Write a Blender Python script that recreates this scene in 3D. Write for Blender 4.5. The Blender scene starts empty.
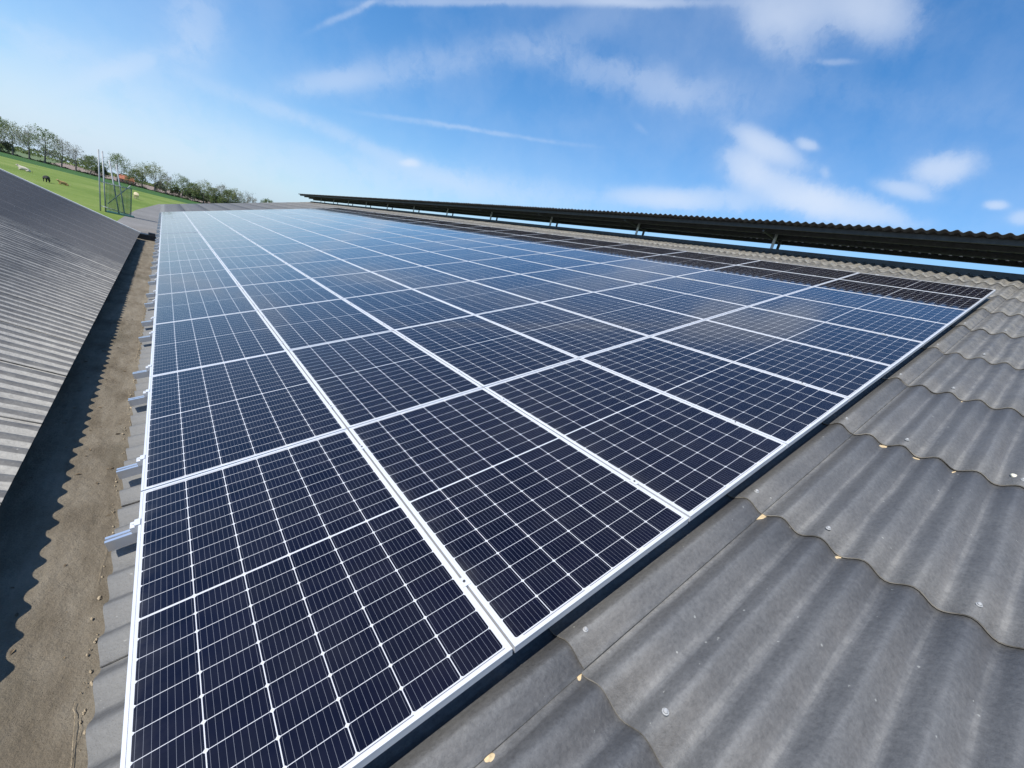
import bpy, bmesh, math, random
from mathutils import Vector, Matrix

random.seed(7)
C = bpy.context.scene.collection
SC = bpy.context.scene
R = math.radians

# ------------------------------------------------------------------ camera, sky, sun, exposure
cam = bpy.data.cameras.new('camera'); cam.sensor_width = 36; cam.lens = 14.787; cam.clip_start = 0.05; cam.clip_end = 6000
co = bpy.data.objects.new('camera', cam); C.objects.link(co)
ROT = Matrix(((0.762163, -0.033108, -0.646538), (-0.59954, 0.340701, -0.724206), (0.244253, 0.939589, 0.23982)))
co.matrix_world = Matrix.Translation((0.0386, -0.7317, 1.5088)) @ ROT.to_4x4()
SC.camera = co

SUN_DIR = Vector((-0.75, -0.10, 1.0)).normalized()
sl = bpy.data.lights.new('sun', 'SUN'); sl.energy = 4.7; sl.angle = R(0.5); sl.color = (1.0, 0.955, 0.885)
so = bpy.data.objects.new('sun', sl); C.objects.link(so)
so.rotation_euler = SUN_DIR.to_track_quat('Z', 'Y').to_euler(); so.location = (-20, 5, 30)
SC.view_settings.view_transform = 'Standard'; SC.view_settings.look = 'None'
SC.view_settings.exposure = 0.20; SC.view_settings.gamma = 1.0; SC.view_settings.use_curve_mapping = False
SC.cycles.max_bounces = 6; SC.cycles.diffuse_bounces = 3; SC.cycles.glossy_bounces = 3; SC.cycles.transparent_max_bounces = 8
SC.cycles.sample_clamp_indirect = 6

# each cloud: direction, two scaled tangents, strength
CLOUDS = [
    ((0.7636, 0.3925, 0.5127), (2.975, -9.364, 2.688), (14.498, 10.077, -29.291), 0.68),
    ((0.7633, 0.4318, 0.4805), (8.875, -10.445, -4.763), (7.324, 22.696, -32.077), 0.4),
    ((0.8031, 0.3144, 0.5062), (10.473, -5.956, -12.975), (2.963, 27.279, -21.719), 0.38),
    ((0.8396, 0.4246, 0.3388), (8.182, -14.426, -2.27), (10.275, 29.177, -62.055), 0.95),
    ((0.8393, 0.4488, 0.3069), (12.491, -11.36, -17.638), (-4.284, 23.514, -22.768), 0.6),
    ((0.8837, 0.3777, 0.2764), (4.859, -10.343, -1.494), (4.865, 18.002, -40.175), 0.9),
    ((0.9228, 0.2853, 0.2591), (3.264, -12.737, 2.304), (11.661, 9.873, -52.384), 0.95),
    ((0.7781, 0.586, 0.2259), (7.188, -10.727, 2.956), (14.463, 2.847, -57.243), 0.75),
    ((0.842, 0.4813, 0.2437), (4.448, -9.685, 3.659), (15.915, -1.205, -52.626), 0.5),
    ((0.8633, 0.3678, 0.3456), (24.126, -57.766, 1.135), (30.753, 50.561, -130.668), 0.7),
    ((0.9284, 0.1864, 0.3215), (1.01, -28.438, 13.5), (18.289, -7.829, -48.324), 1.0),
    ((0.9302, 0.2224, 0.292), (5.204, -29.239, 5.601), (25.269, 22.455, -97.567), 0.7),
    ((0.9537, 0.1133, 0.2787), (1.19, -95.448, 34.645), (51.288, -5.41, -173.357), 0.8),
    ((0.9612, 0.0813, 0.2636), (-1.258, -83.987, 30.405), (28.048, -5.345, -100.696), 0.6),
    ((0.8179, 0.3557, 0.4522), (9.142, -39.874, 14.766), (109.224, 44.205, -232.239), 0.25),
    ((0.8903, 0.3345, 0.309), (42.025, -80.743, -33.738), (10.651, 84.847, -122.588), 0.35),
    ((0.3283, 0.892, 0.3108), (5.559, -2.941, 2.485), (19.95, 3.729, -31.892), 0.26),
    ((0.5413, 0.7195, 0.4352), (2.749, -4.48, 3.929), (26.41, 0.391, -33.47), 0.16),
    ((0.6455, 0.6476, 0.405), (4.421, -4.465, 0.032), (10.526, 12.143, -36.243), 0.3),
    ((0.2245, 0.9413, 0.2522), (13.627, -4.148, 3.24), (32.148, 8.38, -60.098), 0.3),
    ((0.3846, 0.9076, 0.1685), (57.561, -25.461, 5.614), (47.168, 12.377, -174.566), 0.9),
    ((0.7096, 0.6193, 0.336), (44.961, -35.865, -28.926), (-6.234, 102.343, -175.588), 0.15),
    ((0.3832, 0.8909, 0.2437), (9.661, -4.235, 0.186), (55.997, 34.417, -214.312), 0.2),
    ((0.5029, 0.8224, 0.2659), (7.629, -4.809, 0.351), (61.496, 42.163, -246.976), 0.24),
    ((0.6163, 0.7347, 0.2835), (10.193, -9.324, 1.92), (77.561, 38.641, -268.816), 0.12),
    ((0.1404, 0.974, 0.178), (11.333, -1.194, -2.559), (3.328, 14.995, -85.103), 0.22),
    ((0.2733, 0.9456, 0.1766), (9.304, -2.237, -2.569), (-2.628, 15.056, -76.892), 0.22),
    ((0.4234, 0.891, 0.1638), (7.603, -3.382, -1.413), (1.983, 10.687, -63.58), 0.18),
    ((0.233, 0.9043, 0.3578), (11.75, -7.686, 11.706), (164.763, 21.507, -161.697), 0.34),
    ((0.3428, 0.843, 0.4146), (8.483, -4.404, 1.878), (88.972, 45.412, -166.107), 0.42),
    ((0.5182, 0.7117, 0.4742), (4.979, -4.848, 1.783), (69.601, 37.743, -132.689), 0.45),
    ((0.6233, 0.602, 0.499), (5.455, -8.128, 2.94), (71.419, 38.798, -135.92), 0.42),
    ((0.0289, 0.9679, 0.2495), (27.652, -2.518, 6.389), (11.206, 3.695, -15.779), 0.34),
    ((-0.0457, 0.9857, 0.162), (14.172, -0.247, 5.31), (62.097, 13.967, -68.061), 0.28),
    ((-0.0676, 0.9948, 0.0767), (7.035, 0.526, -1.037), (1.655, 1.028, -12.412), 0.3),
    ((-0.1378, 0.9792, 0.1487), (18.963, 3.553, -6.012), (-6.136, 7.051, -52.375), 0.15),
    ((0.1834, 0.9791, 0.0882), (3.694, -0.71, -0.103), (4.097, 1.102, -21.402), 0.22),
    ((-0.1595, 0.9858, 0.0518), (15.201, 2.436, -0.365), (6.384, 1.797, -15.386), 0.12),
    ((0.5166, 0.8396, 0.1679), (3.288, -2.112, 0.296), (7.397, 2.554, -35.773), 0.3),
    ((0.8739, 0.2641, 0.4082), (1.109, -6.108, 1.509), (17.693, 12.915, -46.083), 0.08),
    ((0.7459, 0.5339, 0.3982), (3.476, -6.186, 1.72), (11.797, 6.431, -30.718), 0.12),
]

w = bpy.data.worlds.new('World'); SC.world = w; w.use_nodes = True
nt = w.node_tree; N = nt.nodes; L = nt.links; N.clear()

def mth(op, a, b=None, c=None, clamp=False, nt=nt):
    n = nt.nodes.new('ShaderNodeMath'); n.operation = op; n.use_clamp = clamp
    for i, v in enumerate((a, b, c)):
        if v is None: continue
        if isinstance(v, (int, float)): n.inputs[i].default_value = v
        else: nt.links.new(v, n.inputs[i])
    return n.outputs[0]

def vdot(a, v, nt=nt):
    n = nt.nodes.new('ShaderNodeVectorMath'); n.operation = 'DOT_PRODUCT'
    nt.links.new(a, n.inputs[0]); n.inputs[1].default_value = v
    return n.outputs['Value']

sky = N.new('ShaderNodeTexSky'); sky.sky_type = 'NISHITA'; sky.sun_disc = False
sky.sun_elevation = math.asin(SUN_DIR.z); sky.sun_rotation = math.atan2(SUN_DIR.x, SUN_DIR.y) % (2 * math.pi)
sky.air_density = 1.0; sky.dust_density = 0.3; sky.ozone_density = 4.0; sky.altitude = 50
SKY_STRENGTH = 0.125
tc = N.new('ShaderNodeTexCoord'); dirv = tc.outputs['Generated']
# ragged edges: shift the direction by a noise before measuring the distance to each cloud
nz = N.new('ShaderNodeTexNoise'); nz.inputs['Scale'].default_value = 13; nz.inputs['Detail'].default_value = 10; nz.inputs['Roughness'].default_value = .68
L.new(dirv, nz.inputs['Vector'])
vs = N.new('ShaderNodeVectorMath'); vs.operation = 'SUBTRACT'; L.new(nz.outputs['Color'], vs.inputs[0]); vs.inputs[1].default_value = (.5, .5, .5)
vm = N.new('ShaderNodeVectorMath'); vm.operation = 'SCALE'; L.new(vs.outputs[0], vm.inputs[0]); vm.inputs['Scale'].default_value = .045
va = N.new('ShaderNodeVectorMath'); va.operation = 'ADD'; L.new(dirv, va.inputs[0]); L.new(vm.outputs[0], va.inputs[1])
vm2 = N.new('ShaderNodeVectorMath'); vm2.operation = 'SCALE'; L.new(vs.outputs[0], vm2.inputs[0]); vm2.inputs['Scale'].default_value = .012
va2 = N.new('ShaderNodeVectorMath'); va2.operation = 'ADD'; L.new(dirv, va2.inputs[0]); L.new(vm2.outputs[0], va2.inputs[1])
tot = None
for c, f1, f2, s in CLOUDS:
    thin = max(Vector(f1).length, Vector(f2).length) > 55
    src = va2.outputs[0] if thin else va.outputs[0]
    o1 = -sum(x * y for x, y in zip(c, f1)); o2 = -sum(x * y for x, y in zip(c, f2))
    a = mth('ADD', vdot(src, f1), o1); b = mth('ADD', vdot(src, f2), o2)
    t = mth('MULTIPLY_ADD', b, b, mth('MULTIPLY', a, a))
    g = mth('MULTIPLY', mth('POWER', 0.5, mth('POWER', t, 1.35)), mth('GREATER_THAN', vdot(dirv, c), 0.3))
    g = mth('MULTIPLY', g, s)
    tot = g if tot is None else mth('ADD', tot, g)
# cirrus fibres and puffs inside the clouds
mp = N.new('ShaderNodeMapping'); L.new(va.outputs[0], mp.inputs['Vector']); mp.inputs['Rotation'].default_value = (.3, .2, .9); mp.inputs['Scale'].default_value = (9, 12, 10)
n2 = N.new('ShaderNodeTexNoise'); n2.inputs['Scale'].default_value = 2.2; n2.inputs['Detail'].default_value = 10; n2.inputs['Roughness'].default_value = .68
L.new(mp.outputs[0], n2.inputs['Vector'])
fib = mth('MULTIPLY_ADD', n2.outputs['Fac'], 2.6, -0.45, clamp=True)
er = mth('MINIMUM', 1.0, mth('MAXIMUM', .14, mth('MULTIPLY', mth('ADD', mth('MULTIPLY_ADD', tot, 1.1, fib), -.42), 1.25)))
cl = mth('MULTIPLY', mth('MULTIPLY', tot, er), .84)
# thin veil everywhere else in the sky
n3 = N.new('ShaderNodeTexNoise'); n3.inputs['Scale'].default_value = 1.5; n3.inputs['Detail'].default_value = 9; n3.inputs['Roughness'].default_value = .6
L.new(mp.outputs[0], n3.inputs['Vector']); n3.inputs['Scale'].default_value = .5
veil = mth('MULTIPLY_ADD', n3.outputs['Fac'], .40, -0.145, clamp=True)
# haze low over the horizon
sep = N.new('ShaderNodeSeparateXYZ'); L.new(dirv, sep.inputs[0])
hz = mth('MULTIPLY', mth('POWER', 0.5, mth('MULTIPLY', mth('ABSOLUTE', sep.outputs['Z']), 9.5)), .95, clamp=True)
HZ = hz
fac = mth('MAXIMUM', mth('ADD', cl, veil), 0.0)
fac = mth('SUBTRACT', 1.0, mth('MULTIPLY', mth('POWER', 0.30, fac), 1.0), clamp=True)
mx = N.new('ShaderNodeMix'); mx.data_type = 'RGBA'
L.new(fac, mx.inputs['Factor']); hs = N.new('ShaderNodeHueSaturation'); hs.inputs['Saturation'].default_value = 1.30; hs.inputs['Value'].default_value = 1.28; L.new(sky.outputs[0], hs.inputs['Color']); hm = N.new('ShaderNodeMix'); hm.data_type = 'RGBA'; L.new(hs.outputs[0], hm.inputs[6]); hm.inputs[7].default_value = (3.25, 4.5, 5.8, 1); L.new(hm.outputs[2], mx.inputs[6]); mx.inputs[7].default_value = (5.3, 5.9, 6.9, 1)
L.new(HZ, hm.inputs['Factor'])
bg = N.new('ShaderNodeBackground'); bg.inputs['Strength'].default_value = SKY_STRENGTH
L.new(mx.outputs[2], bg.inputs['Color'])
wo = N.new('ShaderNodeOutputWorld'); L.new(bg.outputs[0], wo.inputs['Surface'])

# ------------------------------------------------------------------ helpers
ORD = ['zeroth', 'first', 'second', 'third', 'fourth', 'fifth', 'sixth', 'seventh', 'eighth', 'ninth', 'tenth', 'eleventh', 'twelfth',
       'thirteenth', 'fourteenth', 'fifteenth', 'sixteenth', 'seventeenth', 'eighteenth', 'nineteenth', 'twentieth', 'twenty-first', 'twenty-second', 'twenty-third']

def tag(o, label=None, cat=None, group=None, kind=None):
    if label: o['label'] = label
    if cat: o['category'] = cat
    if group: o['group'] = group
    if kind: o['kind'] = kind
    return o

def link(o, parent=None):
    C.objects.link(o)
    if parent: o.parent = parent
    return o

def empty(name, loc=(0, 0, 0), rot=(0, 0, 0)):
    o = bpy.data.objects.new(name, None); o.empty_display_size = .2
    o.location = loc; o.rotation_euler = rot
    return link(o)

class MB:
    """collects vertices and faces, then links them as one mesh object"""
    def __init__(s): s.v = []; s.f = []; s.m = []
    def add(s, vs, fs, mi=0):
        b = len(s.v); s.v += [tuple(p) for p in vs]; s.f += [tuple(b + i for i in f) for f in fs]; s.m += [mi] * len(fs)
    def box(s, x0, x1, y0, y1, z0, z1, fn=None, mi=0):
        vs = [(x, y, z) for z in (z0, z1) for y in (y0, y1) for x in (x0, x1)]
        if fn: vs = [fn(*p) for p in vs]
        s.add(vs, [(0, 2, 3, 1), (4, 5, 7, 6), (0, 1, 5, 4), (2, 6, 7, 3), (0, 4, 6, 2), (1, 3, 7, 5)], mi)
    def quad(s, a, b, c, d, mi=0): s.add([a, b, c, d], [(0, 1, 2, 3)], mi)
    def tube(s, p, q, r0, r1=None, n=6, cap=True, mi=0):
        r1 = r0 if r1 is None else r1
        p = Vector(p); q = Vector(q); d = (q - p)
        if d.length < 1e-6: return
        d.normalize(); e = d.orthogonal().normalized(); g = d.cross(e)
        vs = [p + (e * math.cos(2 * math.pi * i / n) + g * math.sin(2 * math.pi * i / n)) * r0 for i in range(n)]
        vs += [q + (e * math.cos(2 * math.pi * i / n) + g * math.sin(2 * math.pi * i / n)) * r1 for i in range(n)]
        fs = [(i, (i + 1) % n, n + (i + 1) % n, n + i) for i in range(n)]
        if cap: fs += [tuple(range(n))[::-1], tuple(range(n, 2 * n))]
        s.add(vs, fs, mi)
    def mesh(s, name, mats, smooth=False):
        me = bpy.data.meshes.new(name); me.from_pydata(s.v, [], s.f)
        for m in (mats if isinstance(mats, (list, tuple)) else [mats]): me.materials.append(m)
        if any(s.m): me.polygons.foreach_set('material_index', s.m)
        if smooth: me.polygons.foreach_set('use_smooth', [True] * len(s.f))
        me.update(); return me
    def build(s, name, mats, parent=None, smooth=False):
        return link(bpy.data.objects.new(name, s.mesh(name, mats, smooth)), parent)

def mat(name):
    m = bpy.data.materials.new(name); m.use_nodes = True
    t = m.node_tree; b = t.nodes['Principled BSDF']
    return m, t, b

def simple(name, col, rough=.6, metal=0, spec=.5, var=.15, scale=8, bump=0, bscale=40):
    """plain material with a little procedural unevenness of its own colour"""
    m, t, b = mat(name)
    tcn = t.nodes.new('ShaderNodeTexCoord'); n = t.nodes.new('ShaderNodeTexNoise'); n.inputs['Scale'].default_value = scale; n.inputs['Detail'].default_value = 6
    t.links.new(tcn.outputs['Object'], n.inputs['Vector'])
    r = t.nodes.new('ShaderNodeValToRGB'); t.links.new(n.outputs['Fac'], r.inputs['Fac'])
    r.color_ramp.elements[0].position = .3; r.color_ramp.elements[1].position = .7
    r.color_ramp.elements[0].color = tuple(c * (1 - var) for c in col) + (1,); r.color_ramp.elements[1].color = tuple(min(1, c * (1 + var)) for c in col) + (1,)
    t.links.new(r.outputs[0], b.inputs['Base Color'])
    b.inputs['Roughness'].default_value = rough; b.inputs['Metallic'].default_value = metal; b.inputs['Specular IOR Level'].default_value = spec
    if bump:
        n2 = t.nodes.new('ShaderNodeTexNoise'); n2.inputs['Scale'].default_value = bscale; n2.inputs['Detail'].default_value = 5
        t.links.new(tcn.outputs['Object'], n2.inputs['Vector'])
        bp = t.nodes.new('ShaderNodeBump'); bp.inputs['Strength'].default_value = bump; bp.inputs['Distance'].default_value = .02
        t.links.new(n2.outputs['Fac'], bp.inputs['Height']); t.links.new(bp.outputs[0], b.inputs['Normal'])
    return m

def ramp(t, src, stops):
    r = t.nodes.new('ShaderNodeValToRGB'); t.links.new(src, r.inputs['Fac'])
    e = r.color_ramp.elements
    while len(e) < len(stops): e.new(.5)
    for i, (p, c) in enumerate(stops): e[i].position = p; e[i].color = tuple(c) + (1,)
    return r.outputs[0]

def noise(t, vec, scale, detail=5, rough=.55, mapscale=None):
    if mapscale:
        mpn = t.nodes.new('ShaderNodeMapping'); mpn.inputs['Scale'].default_value = mapscale; t.links.new(vec, mpn.inputs['Vector']); vec = mpn.outputs[0]
    n = t.nodes.new('ShaderNodeTexNoise'); n.inputs['Scale'].default_value = scale; n.inputs['Detail'].default_value = detail; n.inputs['Roughness'].default_value = rough
    t.links.new(vec, n.inputs['Vector']); return n.outputs['Fac']

def mixc(t, fac, a, b, mode='MIX'):
    n = t.nodes.new('ShaderNodeMix'); n.data_type = 'RGBA'; n.blend_type = mode
    for sock, v in ((n.inputs['Factor'], fac), (n.inputs[6], a), (n.inputs[7], b)):
        if isinstance(v, (int, float)): sock.default_value = v
        elif isinstance(v, tuple): sock.default_value = v + (1,)
        else: t.links.new(v, sock)
    return n.outputs[2]

# ------------------------------------------------------------------ materials
def fibre_cement(name, c0, c1, c2, warm, warm_amt, x_lo, x_hi, period_off, wave=.177, ribs=False, eave_pale=0.0):
    ph_ = lambda t, mm, th: mm('MULTIPLY', mm('SINE', th), -1)
    """weathered corrugated fibre cement; the mesh is in world coordinates, ribs run along X"""
    m, t, b = mat(name)
    tcn = t.nodes.new('ShaderNodeTexCoord'); v = tcn.outputs['Object']
    big = noise(t, v, 1.1, 6, .6)
    streak = noise(t, v, 1.0, 7, .62, (1.2, 16, 1.2))
    fine = noise(t, v, 55, 6, .7)
    mott = noise(t, v, 17, 7, .68, (.6, 1, .6))
    mm = lambda op, a, bb=None, c=None, clamp=False: mth(op, a, bb, c, clamp, nt=t)
    s = mm('ADD', mm('MULTIPLY', big, .35), mm('ADD', mm('MULTIPLY', streak, .35), mm('MULTIPLY', mott, .30)))
    col = ramp(t, s, [(.33, c0), (.5, c1), (.67, c2)])
    # tone bands that follow the waves
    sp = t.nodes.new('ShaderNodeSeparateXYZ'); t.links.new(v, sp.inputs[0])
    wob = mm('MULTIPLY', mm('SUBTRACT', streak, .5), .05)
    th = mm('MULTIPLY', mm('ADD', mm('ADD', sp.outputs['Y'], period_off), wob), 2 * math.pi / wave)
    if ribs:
        band = mm('MULTIPLY_ADD', mm('COSINE', th), 4.5, 1.1, True)  # dark stripe along each rib
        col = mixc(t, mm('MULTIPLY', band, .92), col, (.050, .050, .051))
    else:
        sn = mm('SINE', th)  # main roof: shaded flank, warm lit flank and bright valley line painted into the colour
        flank_shade = mm('MULTIPLY', mm('MULTIPLY_ADD', mm('SINE', mm('ADD', th, .25)), 2.8, -.95, True), mm('MULTIPLY_ADD', streak, 1.6, -.30, True))
        col = mixc(t, mm('MULTIPLY', flank_shade, .66), col, (.054, .054, .055))
        flank_warm = mm('MULTIPLY', mm('MULTIPLY_ADD', sn, -1.2, -.1, True), mm('MULTIPLY_ADD', big, 2.4, -.8, True))
        col = mixc(t, mm('MULTIPLY', flank_warm, .50), col, (.125, .110, .092))
        valley_glint = mm('MULTIPLY', mm('MULTIPLY_ADD', mm('COSINE', th), -14, -12.7, True), mm('MULTIPLY_ADD', mott, 2.5, -.7, True))
        col = mixc(t, mm('MULTIPLY', valley_glint, .60), col, (.215, .208, .192))
    # pale lichen growing denser towards the ridge
    up = mm('DIVIDE', mm('SUBTRACT', sp.outputs['X'], x_lo), x_hi - x_lo, None, True)
    lich = mm('MULTIPLY', mm('MULTIPLY_ADD', mott, 3.0, -1.1, True), mm('MULTIPLY', up, warm_amt))
    col = mixc(t, lich, col, warm)
    spk = ramp(t, fine, [(.32, (.76, .76, .76)), (.5, (.97, .97, .97)), (.68, (1.15, 1.15, 1.14))])
    col = mixc(t, 1.0, col, spk, 'MULTIPLY')
    # the lowest sheet ends are paler, mostly on one flank
    low = mm('MULTIPLY', mm('MULTIPLY_ADD', sp.outputs['X'], -9, 1.6, True), eave_pale)
    col = mixc(t, mm('MULTIPLY', low, mm('MULTIPLY_ADD', ph_(t, mm, th), .5, .5)), col, (.225, .22, .205))
    # gritty pits and pale crusts of lichen
    grit = t.nodes.new('ShaderNodeTexVoronoi'); grit.inputs['Scale'].default_value = 130; t.links.new(v, grit.inputs['Vector'])
    col = mixc(t, mm('MULTIPLY', mm('LESS_THAN', grit.outputs['Distance'], .22), .22), col, (.055, .053, .050))
    crust = mm('MULTIPLY', mm('MULTIPLY_ADD', noise(t, v, 34, 7, .75), 14, -9.1, True), mm('MULTIPLY_ADD', noise(t, v, 2.6, 4, .6), 6, -2.9, True))
    col = mixc(t, mm('MULTIPLY', crust, .45), col, (.27, .27, .225))
    # white lichen dots
    vo = t.nodes.new('ShaderNodeTexVoronoi'); vo.inputs['Scale'].default_value = 16; t.links.new(v, vo.inputs['Vector'])
    dot = mm('MULTIPLY', mm('LESS_THAN', vo.outputs['Distance'], mm('MULTIPLY', mott, .14)), mm('GREATER_THAN', mott, .53))
    col = mixc(t, mm('MULTIPLY', dot, .5), col, (.42, .42, .38))
    t.links.new(col, b.inputs['Base Color']); b.inputs['Roughness'].default_value = .60; b.inputs['Specular IOR Level'].default_value = .45
    bp = t.nodes.new('ShaderNodeBump'); bp.inputs['Strength'].default_value = .5; bp.inputs['Distance'].default_value = .006
    t.links.new(mm('ADD', fine, mm('MULTIPLY', mott, 1.4)), bp.inputs['Height']); t.links.new(bp.outputs[0], b.inputs['Normal'])
    return m

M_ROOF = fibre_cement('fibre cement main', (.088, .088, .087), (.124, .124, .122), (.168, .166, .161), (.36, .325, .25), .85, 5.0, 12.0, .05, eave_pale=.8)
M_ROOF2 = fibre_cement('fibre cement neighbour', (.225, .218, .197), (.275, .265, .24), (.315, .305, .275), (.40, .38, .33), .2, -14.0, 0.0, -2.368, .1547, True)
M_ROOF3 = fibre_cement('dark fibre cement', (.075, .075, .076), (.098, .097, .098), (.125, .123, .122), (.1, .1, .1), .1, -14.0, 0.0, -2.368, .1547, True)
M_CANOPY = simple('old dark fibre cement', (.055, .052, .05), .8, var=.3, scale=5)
M_EDGE = simple('sheet edge', (.25, .225, .185), .85, var=.8, scale=9)
M_ALU = simple('anodised aluminium', (.76, .755, .745), .34, .30, var=.04, scale=6)
M_RAIL = simple('mill aluminium', (.70, .72, .75), .30, .75, var=.06, scale=9)
M_STEEL = simple('galvanised steel', (.52, .53, .54), .5, .35, var=.2, scale=12)
M_POLE = simple('dull scaffold tube', (.38, .39, .39), .6, .1, var=.2, scale=3)
M_DARKSTEEL = simple('dark steel', (.05, .052, .055), .6, .2, var=.2)
M_CAP = simple('grey screw cap', (.36, .36, .35), .5, var=.2, scale=60)
M_GLINT = simple('golden glint crust', (.55, .42, .24), .9, var=.3, scale=80)
M_STONE = simple('pale stone', (.62, .58, .45), .85, var=.2, scale=30, bump=.5)
M_UPSTAND = simple('dark ridge flashing', (.06, .065, .07), .6, var=.25, scale=6)
M_WALL = simple('barn brick wall', (.26, .13, .09), .85, var=.25, scale=3)
M_WHITE = simple('pale verge trim', (.60, .58, .52), .7, var=.12, scale=3)
M_BLACK = simple('black plastic', (.02, .02, .022), .5, var=.2)

def cell_material():
    m, t, b = mat('solar cells under glass')
    tcn = t.nodes.new('ShaderNodeTexCoord'); v = tcn.outputs['Object']
    sp = t.nodes.new('ShaderNodeSeparateXYZ'); t.links.new(v, sp.inputs[0]); x, y = sp.outputs['X'], sp.outputs['Y']
    mm = lambda op, a, bb=None, c=None, clamp=False: mth(op, a, bb, c, clamp, nt=t)
    # columns: 6 across 1.040; rows: 2 x 10 along 1.795
    PX, X0 = .1680, .0200
    ux = mm('SUBTRACT', x, X0); cx = mm('FLOORED_MODULO', ux, PX)
    dx = mm('ABSOLUTE', mm('SUBTRACT', cx, PX / 2))              # distance from the cell's centre line
    inx = mm('LESS_THAN', dx, PX / 2 - .0016)
    rx = mm('MULTIPLY', mm('GREATER_THAN', ux, 0), mm('LESS_THAN', ux, 6 * PX))
    yc = mm('ABSOLUTE', mm('SUBTRACT', y, 1.795 / 2)); PY = .0872
    uy = mm('SUBTRACT', yc, .0036); cy = mm('FLOORED_MODULO', uy, PY)
    dy = mm('ABSOLUTE', mm('SUBTRACT', cy, PY / 2))
    iny = mm('LESS_THAN', dy, PY / 2 - .0011)
    ry = mm('MULTIPLY', mm('GREATER_THAN', uy, 0), mm('LESS_THAN', uy, 10 * PY))
    # small chamfer at the corners
    corner = mm('LESS_THAN', mm('ADD', mm('SUBTRACT', dx, PX / 2 - .0016), mm('SUBTRACT', dy, PY / 2 - .0011)), -.0055)
    cell = mm('MULTIPLY', mm('MULTIPLY', mm('MULTIPLY', inx, rx), mm('MULTIPLY', iny, ry)), corner)
    # nine busbars along the panel
    bx = mm('ABSOLUTE', mm('SUBTRACT', mm('FLOORED_MODULO', cx, PX / 9), PX / 18))
    bus = mm('LESS_THAN', bx, .00042)
    # ribbons in the white end margin
    ye = mm('SUBTRACT', yc, .0036 + 10 * PY)
    rib = mm('MULTIPLY', mm('MULTIPLY', mm('GREATER_THAN', ye, .0036), mm('LESS_THAN', ye, .0062)),
             mm('MULTIPLY', rx, mm('GREATER_THAN', mm('FLOORED_MODULO', ux, PX * 2), .03)))
    oi = t.nodes.new('ShaderNodeObjectInfo')
    ix = mm('FLOOR', mm('DIVIDE', ux, PX)); iy = mm('FLOOR', mm('DIVIDE', y, PY))
    cv = t.nodes.new('ShaderNodeCombineXYZ'); t.links.new(ix, cv.inputs[0]); t.links.new(iy, cv.inputs[1]); t.links.new(oi.outputs['Random'], cv.inputs[2])
    wn = t.nodes.new('ShaderNodeTexWhiteNoise'); t.links.new(cv.outputs[0], wn.inputs['Vector'])
    ccol = mixc(t, wn.outputs['Value'], (.0040, .0036, .0095), (.0054, .0048, .0125))
    col = mixc(t, mm('MULTIPLY', bus, .55), ccol, (.28, .29, .32))
    col = mixc(t, cell, (.56, .56, .56), col)
    col = mixc(t, mm('MULTIPLY', rib, mm('SUBTRACT', 1, cell)), col, (.12, .12, .14))
    dust = noise(t, v, 4, 6, .65)
    col = mixc(t, mm('MULTIPLY', mm('MULTIPLY_ADD', dust, 2, -.8, True), mm('ADD', .025, mm('MULTIPLY', mm('POWER', 0.5, mm('MULTIPLY', x, 45)), .30))), col, (.4, .38, .34))
    t.links.new(col, b.inputs['Base Color'])
    b.inputs['Roughness'].default_value = .5; b.inputs['Specular IOR Level'].default_value = 0
    b.inputs['Coat Weight'].default_value = 1; b.inputs['Coat Roughness'].default_value = .05; b.inputs['Coat IOR'].default_value = 1.40
    return m
M_CELL = cell_material()

# ------------------------------------------------------------------ ground
GZ = 1.5088 - 4.2            # level of the fields below the eaves
def sheet(name, pts, z, m, label=None):
    mb = MB(); mb.add([(x, y, z) for x, y in pts], [tuple(range(len(pts)))])
    o = mb.build(name, m); o['kind'] = 'structure'; return o

def grass_mat(name, a, b_, c, rough=.9, sc=.05):
    m, t, b = mat(name)
    tcn = t.nodes.new('ShaderNodeTexCoord'); v = tcn.outputs['Object']
    f = mth('ADD', mth('MULTIPLY', noise(t, v, sc, 6, .6), .55, nt=t), mth('MULTIPLY', noise(t, v, 1.2, 6, .7), .45, nt=t), nt=t)
    t.links.new(ramp(t, f, [(.36, a), (.5, b_), (.64, c)]), b.inputs['Base Color']); b.inputs['Roughness'].default_value = rough; b.inputs['Specular IOR Level'].default_value = .1
    return m
M_GRASS = grass_mat('pasture', (.10, .155, .026), (.155, .21, .044), (.22, .255, .075))
M_GRASS2 = grass_mat('dark grass', (.035, .085, .022), (.05, .11, .03), (.065, .13, .035))
M_PLOUGH = grass_mat('ploughed soil', (.20, .15, .12), (.25, .19, .15), (.30, .24, .19), sc=.02)
M_GREY_GREEN = grass_mat('young crop', (.10, .15, .06), (.13, .17, .08), (.17, .19, .10), sc=.02)
M_YARD = grass_mat('yard concrete', (.16, .15, .14), (.20, .19, .175), (.24, .225, .21), sc=.12)
sheet('ground', [(-2500, -2500), (2500, -2500), (2500, 2500), (-2500, 2500)], GZ, M_GRASS)
# the tree row runs along Y = 340 - 0.5 X
T = lambda x, d: (x, 340 - .5 * x + d)
sheet('dark_grass_strip', [T(-400, -125), T(40, -110), T(120, -100), T(120, 2), T(-400, 2)], GZ + .01, M_GRASS2)  # darker green strip in front of the tree row
sheet('ploughed_field', [T(-52, 4), T(160, 4), T(160, 700), T(-130, 700)], GZ + .014, M_PLOUGH)
sheet('crop_field', [T(-600, 4), T(-52.5, 4), T(-130.5, 700), T(-600, 700)], GZ + .018, M_GREY_GREEN)
sheet('yard', [(-3.4, 18), (25, 18), (25, 150), (-.6, 135), (-2.9, 84), (-3.2, 61)], GZ + .02, M_YARD)

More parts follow.
